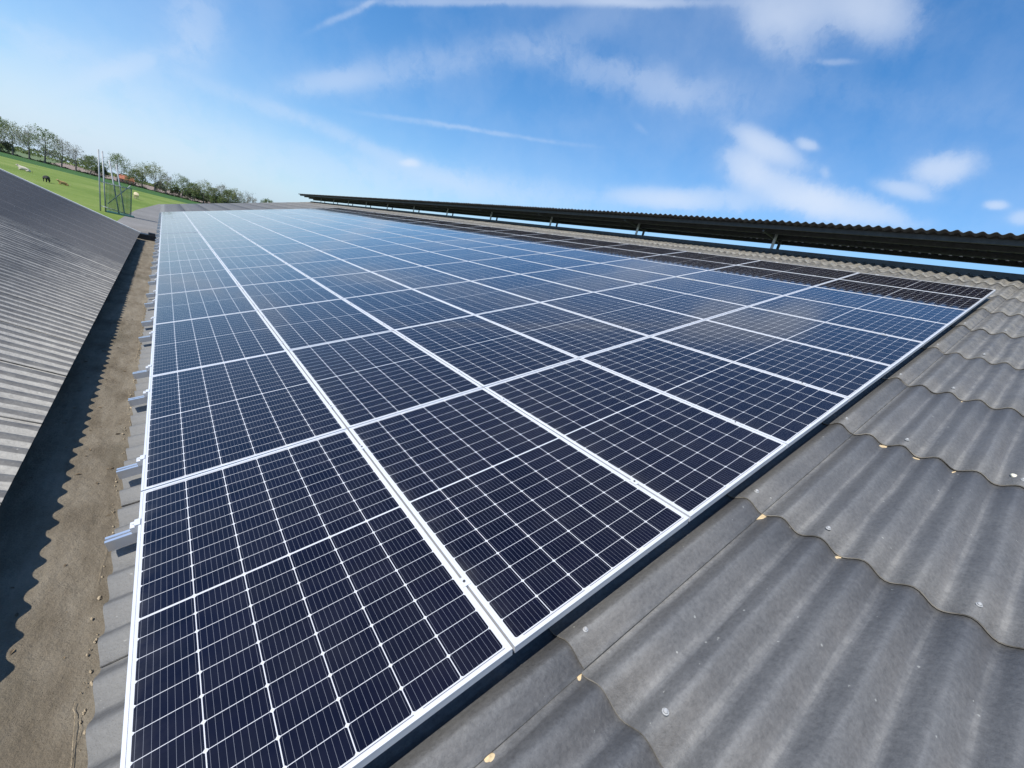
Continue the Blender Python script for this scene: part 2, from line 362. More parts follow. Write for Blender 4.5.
# ------------------------------------------------------------------ main barn with the corrugated roof
AL = R(17.5); ca, sa = math.cos(AL), math.sin(AL)
def P(u, v, n): return (u * ca - n * sa, v, u * sa + n * ca)
BE = R(18); cb, sb = math.cos(BE), math.sin(BE)
XE, ZE = -.499, -.09
def Q(s, v, n): return (XE - s * cb + n * sb, v, ZE + s * sb + n * cb)
RX = 12.62                                     # ridge line of the main barn
def Pback(u, v, n): q = P(u, v, n); return (2 * RX - q[0], q[1], q[2])
WAVE, AMP, N0 = .177, .0215, -.152

def corrugated(mb, F, rows, vstart, count, base, thick=.0065, seg=10, flip=False, edge_mi=1, phase=.05, jit=True, wave=None, prof=None):
    """sheets six waves wide laid in rows with side and end laps; each sheet has its own thickness"""
    rnd = random.Random(3); wave = wave or WAVE; prof = prof or (lambda th: AMP * math.cos(th))
    for k in range(len(rows) - 1):
        u0 = rows[k]; u1 = rows[k + 1] + (.15 if k < len(rows) - 2 else 0)
        for j in range(count):
            v0 = vstart + j * 6 * wave; nv = int(6.3 * seg)
            du = rnd.uniform(-.012, .012) if jit and k else 0
            dn = rnd.uniform(0, .002)
            us = [u0 + du, u0 + du + .25 * (u1 - u0), u0 + du + .6 * (u1 - u0), u1]
            pts = []
            for lay in (0, -thick):
                for u in us:
                    f = (u - u0) / max(.01, u1 - u0)
                    for i in range(nv + 1):
                        v = v0 + i * wave / seg
                        lift = (.0125 * (1 - f) if k else .004) + .010 * (1 - i / nv) + dn
                        pts.append(F(u, v, base + prof(2 * math.pi * (v + phase) / wave) + lift + lay))
            W = nv + 1; nu = len(us); B = nu * W; fs = []; ms = []
            for a in range(nu - 1):
                for i in range(nv):
                    q = a * W + i
                    f1 = (q, q + W, q + W + 1, q + 1); f2 = tuple(B + z for z in f1[::-1])
                    fs += [f1[::-1] if flip else f1, f2[::-1] if flip else f2]
            ms += [0] * len(fs)
            e = []
            for i in range(nv): e.append((i, i + 1, B + i + 1, B + i)); e.append(((nu - 1) * W + i, B + (nu - 1) * W + i, B + (nu - 1) * W + i + 1, (nu - 1) * W + i + 1))
            for a in range(nu - 1): e.append((a * W, B + a * W, B + (a + 1) * W, (a + 1) * W)); e.append((a * W + nv, (a + 1) * W + nv, B + (a + 1) * W + nv, B + a * W + nv))
            b = len(mb.v); mb.v += pts
            for f in fs: mb.f.append(tuple(b + i for i in f))
            for f in e: mb.f.append(tuple(b + i for i in f))
            mb.m += ms + [edge_mi] * len(e)

def smooth_by_mat(me, mi=0):
    me.polygons.foreach_set('use_smooth', [p.material_index == mi for p in me.polygons])

barn = tag(empty('barn', (RX, 22, GZ)), 'long barn under a weathered grey corrugated roof with a raised ridge canopy', 'barn')
def into(o, parent):
    """keep world-space mesh data while parenting"""
    o.parent = parent; o.matrix_parent_inverse = Matrix.Translation(parent.location).inverted(); return o
def bpart(mb, name, m, parent=barn, smooth=False):
    o = mb.build(name, m, None, smooth); o.parent = parent
    return o
def wpart(mb, name, m, root, smooth=False):
    """mesh given in world coordinates under an unrotated root at root.location"""
    o = mb.build(name, m, None, smooth); return into(o, root)

ROWS = [-.135] + [1.262 + 1.361 * k for k in range(9)] + [13.25]
Y0S, NSH = -.137 - 1.062 * 5, 56
mb = MB(); corrugated(mb, P, ROWS, Y0S, NSH, N0)
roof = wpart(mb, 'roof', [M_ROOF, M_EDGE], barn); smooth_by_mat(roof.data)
YEND = Y0S + NSH * 1.062 + .05
mb = MB(); corrugated(mb, Pback, [-.11, 4.3, 8.7, 13.2], Y0S, NSH, N0, seg=6, flip=True, jit=False)
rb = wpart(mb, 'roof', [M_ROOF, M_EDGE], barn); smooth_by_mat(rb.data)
# walls and gables
ez = P(0, 0, N0 - .06)[2]
mb = MB()
for (x0, x1) in ((.18, .42), (2 * RX - .42, 2 * RX - .18)): mb.box(x0, x1, Y0S + .3, YEND - .3, GZ - .3, ez + .05)
wpart(mb, 'wall', M_WALL, barn)
for yy in (Y0S + .3, YEND - .54):
    mb = MB(); rz = P(RX / ca, 0, N0 - .08)[2]
    prof = [(.43, GZ - .3), (2 * RX - .43, GZ - .3), (2 * RX - .43, ez + .06), (RX, rz - .02), (.43, ez + .06)]
    mb.add([(x, yy, z) for x, z in prof] + [(x, yy + .24, z) for x, z in prof], [(0, 1, 2, 3, 4), (9, 8, 7, 6, 5)] + [(i, 5 + i, 5 + (i + 1) % 5, (i + 1) % 5) for i in range(5)])
    wpart(mb, 'gable', M_WALL, barn)
# dark flashing standing along the open ridge
mb = MB(); mb.box(12.66, 12.69, Y0S, YEND, 3.70, 3.945); mb.box(2 * RX - 12.50, 2 * RX - 12.47, Y0S, YEND, 3.70, 3.945)
wpart(mb, 'ridge_flashing', M_UPSTAND, barn)
# raised canopy over the open ridge: corrugated sheets on purlins and pairs of posts
can = empty('ridge_canopy', (RX, 22, 4.4)); into(can, barn)
CX0, CX1, CZ0, CZ1 = 11.78, 13.55, 4.425, 4.33
def K(u, v, n):
    return (CX0 + (CX1 - CX0) * u, v, CZ0 + (CZ1 - CZ0) * u + n)
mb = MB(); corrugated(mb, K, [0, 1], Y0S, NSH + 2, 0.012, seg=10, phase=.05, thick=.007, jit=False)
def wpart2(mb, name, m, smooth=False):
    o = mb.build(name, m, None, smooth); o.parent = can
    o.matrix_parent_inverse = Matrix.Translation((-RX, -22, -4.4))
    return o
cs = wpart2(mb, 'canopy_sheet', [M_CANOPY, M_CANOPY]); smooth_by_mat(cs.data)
for cxx in (12.02, 12.45, 12.95, 13.42):
    mb = MB(); f = (cxx - CX0) / (CX1 - CX0); z = CZ0 + (CZ1 - CZ0) * f - .018
    mb.box(cxx - .03, cxx + .03, Y0S, YEND + 2.1, z - .095, z); wpart2(mb, 'purlin', M_DARKSTEEL)
mb = MB(); mb.box(13.585, 13.61, Y0S, YEND + 2.1, 4.262, 4.412); wpart2(mb, 'fascia', M_DARKSTEEL)
for k in range(-1, 13):
    yp = 4.60 + 4.55 * k if k >= 0 else -.75
    if yp > YEND: break
    for cxx, z0, m in ((12.74, 3.70, M_STEEL), (13.12, 3.70, M_DARKSTEEL)):
        f = (cxx - CX0) / (CX1 - CX0); z = CZ0 + (CZ1 - CZ0) * f - .018
        mb = MB(); mb.box(cxx - .025, cxx + .025, yp - .03, yp + .03, z0, z - .002); mb.box(cxx - .06, cxx + .06, yp - .06, yp + .06, z0, z0 + .09)
        wpart2(mb, 'post', m)
    mb = MB(); mb.box(12.0, 13.45, yp + .032, yp + .072, 4.22, 4.262); wpart2(mb, 'cross_bar', M_DARKSTEEL)

# screws: white caps on the wave crests of the nearest sheets, two or three to a sheet
def screw_mesh():
    mb = MB(); n = 10
    prof = [(.0115, 0), (.0115, .004), (.0085, .0055), (.0085, .010), (.005, .0135)]
    for i in range(len(prof) - 1):
        for j in range(n):
            a, b = 2 * math.pi * j / n, 2 * math.pi * (j + 1) / n
            (r0, z0), (r1, z1) = prof[i], prof[i + 1]
            mb.quad((r0 * math.cos(a), r0 * math.sin(a), z0), (r0 * math.cos(b), r0 * math.sin(b), z0), (r1 * math.cos(b), r1 * math.sin(b), z1), (r1 * math.cos(a), r1 * math.sin(a), z1))
    mb.add([(prof[-1][0] * math.cos(2 * math.pi * j / n), prof[-1][0] * math.sin(2 * math.pi * j / n), prof[-1][1]) for j in range(n)], [tuple(range(n))])
    return mb.mesh('screw', M_CAP)
SCM = screw_mesh()
def roof_child(name, me, u, v, n, rz=0, sc=1):
    o = bpy.data.objects.new(name, me); C.objects.link(o); o.parent = roof
    # roof object sits at identity in world space
    o.matrix_local = Matrix.Translation(P(u, v, n)) @ Matrix.Rotation(-AL, 4, 'Y') @ Matrix.Rotation(rz, 4, 'Z') @ Matrix.Scale(sc, 4)
    return o
for k, r in enumerate(ROWS[1:-1]):
    for v in (-.05, -.404, -.935, -1.112, -1.466, -1.997):
        if k > 5 and v > -.3: continue
        roof_child('screw', SCM, r + .10 + random.uniform(-.01, .01), v + random.uniform(-.004, .004), N0 + AMP + .0205, random.random() * 6, random.uniform(.9, 1.1))
for v in [.7 + .53 * i for i in range(40)]:
    vc = round((v + .05) / WAVE) * WAVE - .05
    roof_child('screw', SCM, 12.23, vc, N0 + AMP + .02, 0, 1.1)
# golden lumps stand in for sunlit glints on sheet edges at the valley laps
def lump(seed, r=.02, h=.35, name='glint_crust', m=M_GLINT):
    rnd = random.Random(seed); bm = bmesh.new(); bmesh.ops.create_icosphere(bm, subdivisions=3, radius=1)
    ph = [Vector((rnd.uniform(-1, 1), rnd.uniform(-1, 1), rnd.uniform(-1, 1))).normalized() * rnd.uniform(2, 5) for _ in range(7)]
    for vtx in bm.verts:
        d = 1 + sum(.10 * math.sin(vtx.co.dot(p) + i) for i, p in enumerate(ph))
        vtx.co *= d; vtx.co.z *= h; vtx.co *= r
    me = bpy.data.meshes.new(name); bm.to_mesh(me); bm.free(); me.materials.append(m)
    me.polygons.foreach_set('use_smooth', [True] * len(me.polygons)); return me
LM = [lump(i, .015, .32) for i in range(4)]
rl = random.Random(5)
for k, r in enumerate(ROWS[1:5]):
    for i in range(7):
        v = -.1385 - WAVE * i
        if rl.random() < .85 - .12 * k:
            o = roof_child('glint_crust', LM[rl.randrange(4)], r - .006, v + rl.uniform(-.012, .018), N0 - AMP + .004, rl.uniform(0, 6), rl.uniform(.8, 1.4))
            o.scale.y *= 2.3; o.scale.x *= .7
roof_child('glint_crust', LM[0], .85, -.150, N0 - AMP + .006, .5, 1.1)
st = link(bpy.data.objects.new('stone', lump(11, .034, .6, 'stone', M_STONE)))
st.location = P(4.13, -.92, N0 + .012); st.rotation_euler = (.1, -AL, .6)
tag(st, 'small pale stone lying loose on the grey corrugated roof at the right', 'stone')

# ------------------------------------------------------------------ valley gutter between the two barns
def gutter_mat():
    m, t, b = mat('mossy gutter')
    tcn = t.nodes.new('ShaderNodeTexCoord'); v = tcn.outputs['Object']
    f = mth('ADD', mth('MULTIPLY', noise(t, v, 2.2, 7, .65), .5, nt=t), mth('MULTIPLY', noise(t, v, 12, 6, .6, (1, .22, 1)), .5, nt=t), nt=t)
    col = ramp(t, f, [(.34, (.120, .098, .070)), (.47, (.185, .155, .114)), (.56, (.225, .193, .146)), (.68, (.28, .243, .188))])
    damp = noise(t, v, 1.3, 5, .6, (1.6, .5, 1))
    col = mixc(t, mth('MULTIPLY', mth('MULTIPLY_ADD', damp, 7, -3.7, clamp=True, nt=t), .55, nt=t), col, (.075, .066, .046))
    fine = noise(t, v, 120, 5, .75)
    col = mixc(t, 1, col, ramp(t, fine, [(.3, (.86, .86, .85)), (.7, (1.08, 1.08, 1.06))]), 'MULTIPLY')
    t.links.new(col, b.inputs['Base Color']); b.inputs['Roughness'].default_value = .95; b.inputs['Specular IOR Level'].default_value = .1
    bp = t.nodes.new('ShaderNodeBump'); bp.inputs['Strength'].default_value = .7; bp.inputs['Distance'].default_value = .012
    t.links.new(mth('ADD', fine, mth('MULTIPLY', noise(t, v, 26, 5, .6), 2, nt=t), nt=t), bp.inputs['Height']); t.links.new(bp.outputs[0], b.inputs['Normal'])
    return m
M_GUT = gutter_mat()
M_MOSS = simple('dry moss', (.40, .32, .21), .95, var=.35, scale=60, bump=.8, bscale=90)
M_LITTER = simple('dead leaves', (.16, .115, .065), .9, var=.6, scale=25)
from mathutils import noise as mnoise
GY0, GY1, GZT = -5.2, 18.2, -.305
mb = MB(); nx, ny = 26, 620
xs = [-.86 + (.86 - .02) * i / nx for i in range(nx + 1)]
vs = []
for j in range(ny + 1):
    y = GY0 + (GY1 - GY0) * j / ny
    for x in xs:
        z = GZT + .010 * mnoise.noise((x * 4, y * 2.2, 0)) + .006 * mnoise.noise((x * 14, y * 10, 3))
        t = max(0, (x + .17 + .02 * mnoise.noise((y * 3, 1, 2))) / .12)
        z += min(1, t) * .012                                       # silt banked up against the sheet ends
        z += max(0, (-.70 - x)) * .9
        vs.append((x, y, z))
W = nx + 1
mb.add(vs, [(j * W + i, j * W + i + 1, (j + 1) * W + i + 1, (j + 1) * W + i) for j in range(ny) for i in range(nx)])
gut = tag(empty('valley_gutter', (-.4, 6, GZT)), 'wide brown mossy valley gutter between the two roofs, half in shadow', 'gutter')
wpart(mb, 'silt', M_GUT, gut, True)
mb = MB(); mb.box(-.90, 0, GY0, GY1, -.42, -.36); mb.box(-.93, -.905, GY0, GY1, -.42, -.16); mb.box(.005, .03, GY0, GY1, -.42, -.24)
wpart(mb, 'trough', M_STEEL, gut)
mb = MB(); mb.box(-.74, -.02, GY1 + .005, GY1 + .40, -.62, -.17); mb.box(-.77, .01, GY1 - .01, GY1 + .43, -.165, -.13)
mb.box(-.30, -.12, GY1 + .05, GY1 + .25, -.128, -.06)
wpart(mb, 'hopper_head', M_BLACK, gut)
# dry moss and grass blades lying along the sheet ends, one part
mb = MB(); rnd = random.Random(9)
for i in range(16):
    y = rnd.uniform(-.7, 9); x = -.125 + rnd.gauss(0, .012); n = rnd.randrange(4, 10); r = rnd.uniform(.0004, .0011)
    p = Vector((x, y, GZT + .016))
    for k in range(n):
        q = p + Vector((rnd.gauss(0, .004) - .1 * (p.x + .122), rnd.uniform(.02, .06), rnd.gauss(0, .0012)))
        mb.tube(p, q, r, r, n=5, cap=False); p = q
for i in range(160):
    y = rnd.uniform(-.6, 8); x = -.118 + rnd.gauss(0, .008); r = abs(rnd.gauss(.0025, .002)) + .0015
    pts = [(x + r * math.cos(2 * math.pi * k / 5 + i), y + r * 1.8 * math.sin(2 * math.pi * k / 5 + i), GZT + .010) for k in range(5)]
    mb.add(pts + [(x, y, GZT + .015)], [(k, (k + 1) % 5, 5) for k in range(5)])
o = wpart(mb, 'moss', M_MOSS, gut); o['kind'] = 'stuff'
# small dead leaves and crumbs lying about on the silt
mb = MB()
for i in range(170):
    y = rnd.uniform(-.6, 7) if i < 120 else rnd.uniform(0, 16); x = rnd.uniform(-.62, -.13); r = abs(rnd.gauss(.004, .0035)) + .0015; a = rnd.uniform(0, 6.28)
    z = GZT + .010 * mnoise.noise((x * 4, y * 2.2, 0)) + .006 * mnoise.noise((x * 14, y * 10, 3)) + .002
    dx, dy = math.cos(a) * r, math.sin(a) * r
    mb.add([(x + dx * 1.7, y + dy * 1.7, z), (x - dy * .7, y + dx * .7, z + r * .5), (x - dx * 1.7, y - dy * 1.7, z + r * .2), (x + dy * .7, y - dx * .7, z + r * .6)], [(0, 1, 2), (0, 2, 3)])
o = wpart(mb, 'leaf_litter', M_LITTER, gut); o['kind'] = 'stuff'

# ------------------------------------------------------------------ neighbouring barn on the left
BX = Q(13, 0, 0)[0]
barn2 = tag(empty('barn', (-8, 8, GZ)), 'neighbouring barn at the left, grey ribbed roof dark towards its far gable', 'barn')
WL = .1547; PL_ = lambda th: -.030 * (1 - ((1 + math.cos(th)) / 2) ** 1.5)
NFAR = 8; YB = 10.35
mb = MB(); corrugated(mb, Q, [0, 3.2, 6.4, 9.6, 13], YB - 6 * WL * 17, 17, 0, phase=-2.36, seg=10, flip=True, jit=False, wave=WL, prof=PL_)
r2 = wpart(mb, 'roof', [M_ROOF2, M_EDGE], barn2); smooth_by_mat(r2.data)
mb = MB(); corrugated(mb, Q, [0, 6.4, 13], YB, NFAR, -.004, phase=-2.36, seg=10, flip=True, jit=False, wave=WL, prof=PL_)  # far end sheets in a darker tone
r3 = wpart(mb, 'roof', [M_ROOF3, M_EDGE], barn2); smooth_by_mat(r3.data); r3['label'] = 'darker roof sheeting at the far end'
YV = YB + NFAR * 6 * WL + .055
mb = MB()
vv = [(s, y, n) for n in (-.085, .028) for y in (YV + .005, YV + .135) for s in (-.01, 13)]
mb.add([Q(*p) for p in vv], [(0, 2, 3, 1), (4, 5, 7, 6), (0, 1, 5, 4), (2, 6, 7, 3), (0, 4, 6, 2), (1, 3, 7, 5)])
wpart(mb, 'verge_trim', M_WHITE, barn2)
def Qback(s, v, n): q = Q(s, v, n); return (2 * BX - q[0], q[1], q[2])
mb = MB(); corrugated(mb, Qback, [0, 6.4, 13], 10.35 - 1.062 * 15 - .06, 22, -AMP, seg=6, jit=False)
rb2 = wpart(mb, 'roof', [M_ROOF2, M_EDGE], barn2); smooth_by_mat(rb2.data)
mb = MB()
for x0, x1 in ((-1.2, -.96), (2 * BX + .96, 2 * BX + 1.2)): mb.box(x0, x1, -5.4, YV - .1, GZ - .3, ZE - .02)
wpart(mb, 'wall', M_WALL, barn2)
for yy in (-5.4, YV - .34):
    prof = [(-1.21, GZ - .3), (2 * BX + 1.21, GZ - .3), (2 * BX + 1.21, Q(.9, 0, -.1)[2]), (BX, Q(13, 0, -.1)[2]), (-1.21, Q(.9, 0, -.1)[2])]
    mb = MB(); mb.add([(x, yy, z) for x, z in prof] + [(x, yy + .24, z) for x, z in prof], [(0, 1, 2, 3, 4), (9, 8, 7, 6, 5)] + [(i, 5 + i, 5 + (i + 1) % 5, (i + 1) % 5) for i in range(5)])
    wpart(mb, 'gable', M_WALL, barn2)

# ------------------------------------------------------------------ solar panels
PW, PL, PU, PV = 1.048, 1.795, 1.058, 1.805
NU, NV = 10, 19
def frame_mesh():
    mb = MB(); l, h = .0105, -.035
    for (x0, x1, y0, y1) in ((0, l, 0, PL), (PW - l, PW, 0, PL), (l, PW - l, 0, l), (l, PW - l, PL - l, PL)):
        mb.box(x0, x1, y0, y1, -.0075, 0)                        # the lip round the glass
    for (x0, x1, y0, y1) in ((.0004, .002, .0004, PL - .0004), (PW - .002, PW - .0004, .0004, PL - .0004), (.002, PW - .002, .0004, .002), (.002, PW - .002, PL - .002, PL - .0004)):
        mb.box(x0, x1, y0, y1, h, -.0078)                       # outer wall of the profile, a hair behind the lip
    for (x0, x1, y0, y1) in ((.0022, .028, .0022, PL - .0022), (PW - .028, PW - .0022, .0022, PL - .0022)):
        mb.box(x0, x1, y0, y1, h, h + .002)                     # foot flange
    return mb.mesh('frame', M_ALU)
def glass_mesh():
    mb = MB(); mb.box(.0107, PW - .0107, .0107, PL - .0107, -.0070, -.0016); return mb.mesh('glass', M_CELL)
FM, GM = frame_mesh(), glass_mesh()
def jbox_mesh():
    mb = MB(); mb.box(PW / 2 - .05, PW / 2 + .05, PL / 2 - .04, PL / 2 + .04, -.026, -.0075); return mb.mesh('junction_box', M_BLACK)
JM = jbox_mesh()
rp = random.Random(21)
proto = None
for j in range(NV):
    for i in range(NU):
        if proto is None:
            root = empty('solar_panel'); kids = []
            for nm, me in (('frame', FM), ('glass', GM), ('junction_box', JM)):
                kids.append(link(bpy.data.objects.new(nm, me), root))
            proto = root
        else:
            root = proto.copy(); C.objects.link(root)
            for ch in kids:
                c = ch.copy(); C.objects.link(c); c.parent = root
        root.location = P(i * PU, j * PV, rp.uniform(-.0008, .0008))
        root.rotation_euler = (R(rp.gauss(0, .05)), -AL + R(rp.gauss(0, .06)), 0)
        if j == 0: row = 'nearest row'
        elif j == NV - 1: row = 'farthest row'
        else: row = ORD[j + 1] + ' row back'
        if i == 0: col = 'beside the gutter'
        elif i == NU - 1: col = 'uppermost, just below the ridge'
        else: col = ORD[i + 1] + ' up from the gutter'
        tag(root, 'dark blue solar panel in the %s, %s' % (row, col), 'solar panel', 'solar panels laid in a grid on the barn roof')

# mounting rails: two under every row, their ends poking out over the eave
def rail_mesh():
    prof = [(-.022, -.0865), (.022, -.0865), (.022, -.0355), (.006, -.0355), (.006, -.052), (-.006, -.052), (-.006, -.0355), (-.022, -.0355)]
    mb = MB(); n = len(prof); x0, x1 = -.130, 10.66
    mb.add([(x0, y, z) for y, z in prof] + [(x1, y, z) for y, z in prof], [tuple(range(n))[::-1], tuple(range(n, 2 * n))] + [(i, (i + 1) % n, n + (i + 1) % n, n + i) for i in range(n)])
    return mb.mesh('rail', M_RAIL)
def end_clamp_mesh():
    mb = MB(); mb.box(-.032, -.0008, -.024, .024, -.0352, -.004); mb.box(-.014, -.0009, -.0235, .0235, -.0038, .0012); mb.box(-.014, .008, -.024, .024, .0014, .0044)
    mb.tube((-.021, 0, -.0038), (-.021, 0, .003), .007, n=6); return mb.mesh('end_clamp', M_ALU)
def mid_clamp_mesh():
    mb = MB(); mb.box(-.0165, .0165, -.022, .022, .0012, .0040); mb.box(-.004, .004, -.02, .02, -.03, .001); mb.tube((0, 0, .0041), (0, 0, .0085), .0055, n=6, mi=1); return mb.mesh('mid_clamp', [M_ALU, M_DARKSTEEL])
def hanger_mesh():
    mb = MB(); mb.tube((0, 0, -.14), (0, 0, -.0868), .006, n=8); mb.tube((0, 0, -.134), (0, 0, -.127), .017, n=12); mb.box(-.03, .03, -.0235, .0235, -.0905, -.0867); return mb.mesh('hanger_bolt', M_STEEL)
RM, EC, MC, HB = rail_mesh(), end_clamp_mesh(), mid_clamp_mesh(), hanger_mesh()
rproto = None
for j in range(NV):
    for q, off in enumerate((.35, 1.445)):
        if rproto is None:
            root = empty('mounting_rail'); rproto = root; rkids = []
            rkids.append(link(bpy.data.objects.new('profile', RM), root))
            o = link(bpy.data.objects.new('end_clamp', EC), root); rkids.append(o)
            o = link(bpy.data.objects.new('end_clamp', EC), root); o.location = (NU * PU - .010, 0, 0); o.rotation_euler = (0, 0, math.pi); rkids.append(o)
            for i in range(1, NU):
                o = link(bpy.data.objects.new('mid_clamp', MC), root); o.location = (i * PU - .005, 0, 0); rkids.append(o)
            for u in (.035, 2.7, 5.35, 8.0, 10.6):
                o = link(bpy.data.objects.new('hanger_bolt', HB), root); o.location = (u, 0, 0); rkids.append(o)
        else:
            root = rproto.copy(); C.objects.link(root)
            for ch in rkids:
                c = ch.copy(); C.objects.link(c); c.parent = root
        vv_ = {(0, 1): 1.525, (1, 0): 2.175, (1, 1): 3.27, (2, 0): 3.89}.get((j, q), j * PV + off + rp.uniform(-.03, .03))
        root.location = P(rp.uniform(-.012, .012) * 0, vv_, 0); root.rotation_euler = (0, -AL, 0)
        row = 'nearest' if j == 0 else 'farthest' if j == NV - 1 else ORD[j + 1]
        tag(root, 'aluminium rail poking out from under the %s panel row, %s of its pair' % (row, 'nearer' if q == 0 else 'farther'), 'rail', 'mounting rails under the solar panels')

# ------------------------------------------------------------------ scaffold with green net beyond the neighbouring barn
M_NET, t, b = mat('green debris net')
tcn = t.nodes.new('ShaderNodeTexCoord')
b.inputs['Base Color'].default_value = (.05, .12, .085, 1); b.inputs['Roughness'].default_value = .8
wv = noise(t, tcn.outputs['Object'], 6, 5, .6)
tr = t.nodes.new('ShaderNodeBsdfTransparent'); ms = t.nodes.new('ShaderNodeMixShader')
t.links.new(mth('MULTIPLY_ADD', wv, .5, .22, clamp=True, nt=t), ms.inputs[0]); t.links.new(tr.outputs[0], ms.inputs[1]); t.links.new(b.outputs[0], ms.inputs[2])
t.links.new(ms.outputs[0], t.nodes['Material Output'].inputs['Surface'])
sc = tag(empty('scaffold', (-3.75, 66, GZ)), 'scaffold of slanting galvanised poles with green netting beyond the left roof', 'scaffold')
def spart(mb, nm, m, sm=False):
    o = mb.build(nm, m, sc, sm); return o
for (bx, by, tx, ty, h) in ((-1.35, -.6, -1.55, -.7, 6.15), (-.95, -.5, -1.32, .2, 6.1), (.15, -.5, -.75, -.3, 5.4), (.55, .6, -.25, .5, 5.2)):
    mb = MB(); mb.tube((bx, by, -.1), (tx, ty, h), .062, n=8); spart(mb, 'pole', M_POLE, True)
for p_, q_ in (((-.8, -.55, .9), (1.0, -.55, 3.35)), ((-1.35, -.62, 3.0), (1.0, -.62, 3.0)), ((-1.35, -.62, .55), (1.0, -.62, .25)), ((1.0, -.6, .1), (1.0, 1.0, .1))):
    mb = MB(); mb.tube(p_, q_, .045, n=8); spart(mb, 'brace', M_POLE, True)
mb = MB(); n = 22
for (a, b_) in (((-.95, -.68), (1.05, -.68)), ((1.05, -.68), (1.05, 1.1))):
    vs = []
    for i in range(n + 1):
        f = i / n; x = a[0] + (b_[0] - a[0]) * f; y = a[1] + (b_[1] - a[1]) * f; wob = .05 * math.sin(i * 1.7)
        for z in (.15, 1.2, 2.3, 3.15 - .12 * math.sin(f * math.pi)): vs.append((x + wob * .5, y + wob, z))
    mb.add(vs, [(i * 4 + k, i * 4 + 4 + k, i * 4 + 5 + k, i * 4 + 1 + k) for i in range(n) for k in range(3)])
spart(mb, 'net', M_NET)
mb = MB(); mb.box(-.9, 1.3, -.75, 1.2, .0, .13); spart(mb, 'base_board', simple('green painted boards', (.06, .16, .12), .7))

# ------------------------------------------------------------------ cattle in the pasture
M_COWW = simple('white coat', (.55, .48, .38), .9, var=.1); M_COWB = simple('black coat', (.02, .018, .016), .8, var=.3)
M_COWT = simple('tan coat', (.42, .26, .10), .9, var=.2); M_COWC = simple('cream coat', (.60, .50, .30), .9, var=.1); M_MUZ = simple('muzzle', (.25, .12, .08), .7)
def skin_body(name, verts, edges, radii, m, parent, root=0):
    me = bpy.data.meshes.new(name); me.from_pydata(verts, edges, []); me.update(); me.materials.append(m)
    o = link(bpy.data.objects.new(name, me), parent)
    o.modifiers.new('skin', 'SKIN'); sd = o.modifiers.new('sub', 'SUBSURF'); sd.levels = 1; sd.render_levels = 2
    for i, r in enumerate(radii):
        sv = me.skin_vertices[0].data[i]; sv.radius = r if isinstance(r, tuple) else (r, r); sv.use_root = (i == root)
    return o
def cow(x, y, rz, label, m, pose='graze', s=1.0, mh=None):
    root = tag(empty('cow', (x, y, GZ), (0, 0, rz)), label, 'cow', 'cattle in the pasture'); root.scale = (s, s, s)
    if pose == 'lie':
        V = [(-.75, 0, .42), (-.3, 0, .48), (.3, 0, .50), (.65, 0, .55), (.90, 0, .78), (1.12, 0, .92), (1.34, 0, .82),
             (-.70, .30, .22), (-.30, .48, .12), (-.55, .52, .08), (-.70, -.30, .22), (-.30, -.48, .12), (-.55, -.52, .08),
             (.60, .24, .20), (.85, .30, .10), (.62, .34, .07), (.60, -.24, .20), (.85, -.30, .10), (.62, -.34, .07)]
        E = [(0, 1), (1, 2), (2, 3), (3, 4), (4, 5), (5, 6), (0, 7), (7, 8), (8, 9), (0, 10), (10, 11), (11, 12), (3, 13), (13, 14), (14, 15), (3, 16), (16, 17), (17, 18)]
        Rr = [.33, .38, .38, .32, .20, .17, .10] + [.17, .09, .06] * 2 + [.13, .08, .06] * 2
        hd = (1.12, .92, 1.05)
    else:
        hz = (.95, .35, .14) if pose == 'graze' else (1.45, 1.62, 1.5)
        V = [(-.80, 0, 1.08), (-.3, 0, 1.02), (.3, 0, 1.0), (.68, 0, 1.08), (1.02, 0, hz[0]), (1.22, 0, hz[1]), (1.40, 0, hz[2]),
             (-.82, .20, .80), (-.72, .20, .50), (-.82, .20, .26), (-.80, .20, .03), (-.82, -.20, .80), (-.74, -.20, .50), (-.86, -.20, .26), (-.84, -.20, .03),
             (.62, .18, .70), (.62, .18, .40), (.62, .18, .03), (.62, -.18, .70), (.68, -.18, .40), (.64, -.18, .03)]
        E = [(0, 1), (1, 2), (2, 3), (3, 4), (4, 5), (5, 6), (0, 7), (7, 8), (8, 9), (9, 10), (0, 11), (11, 12), (12, 13), (13, 14), (3, 15), (15, 16), (16, 17), (3, 18), (18, 19), (19, 20)]
        Rr = [.30, .37, .37, .30, .19, .16, .10] + [.19, .10, .065, .06] * 2 + [.13, .075, .055] * 2
        hd = (1.18, hz[1], hz[1] + .15)
    skin_body('body', V, E, Rr, m, root)
    mb = MB()
    for sgn in (-1, 1): mb.tube((hd[0] - .05, sgn * .12, hd[1] + .08), (hd[0] - .10, sgn * .32, hd[1] + .10), .06, .02, n=6)
    mb.build('ears', mh or m, root, True)
    mb = MB(); zt = V[0][2]; mb.tube((-1.08, 0, zt + .12), (-1.16, .03, max(.15, zt - .6)), .03, .02, n=5); mb.tube((-1.16, .03, max(.15, zt - .6)), (-1.16, .03, max(.05, zt - .8)), .045, .02, n=5)
    mb.build('tail', mh or m, root, True)
cow(-22.5, 141, R(170), 'white cow lying in the green pasture, leftmost of the cattle', M_COWW, 'lie', 1.0, M_MUZ)
cow(-15.0, 109, R(80), 'black cow standing head low in the pasture beyond the left roof', M_COWB, 'graze', .8)
cow(-13.6, 114, R(200), 'tan calf lying in the grass just right of the black cow', M_COWT, 'lie', .72, M_COWC)
cow(-4.6, 131, R(100), 'cream cow standing in the pasture just right of the scaffold', M_COWC, 'graze', 1.1)

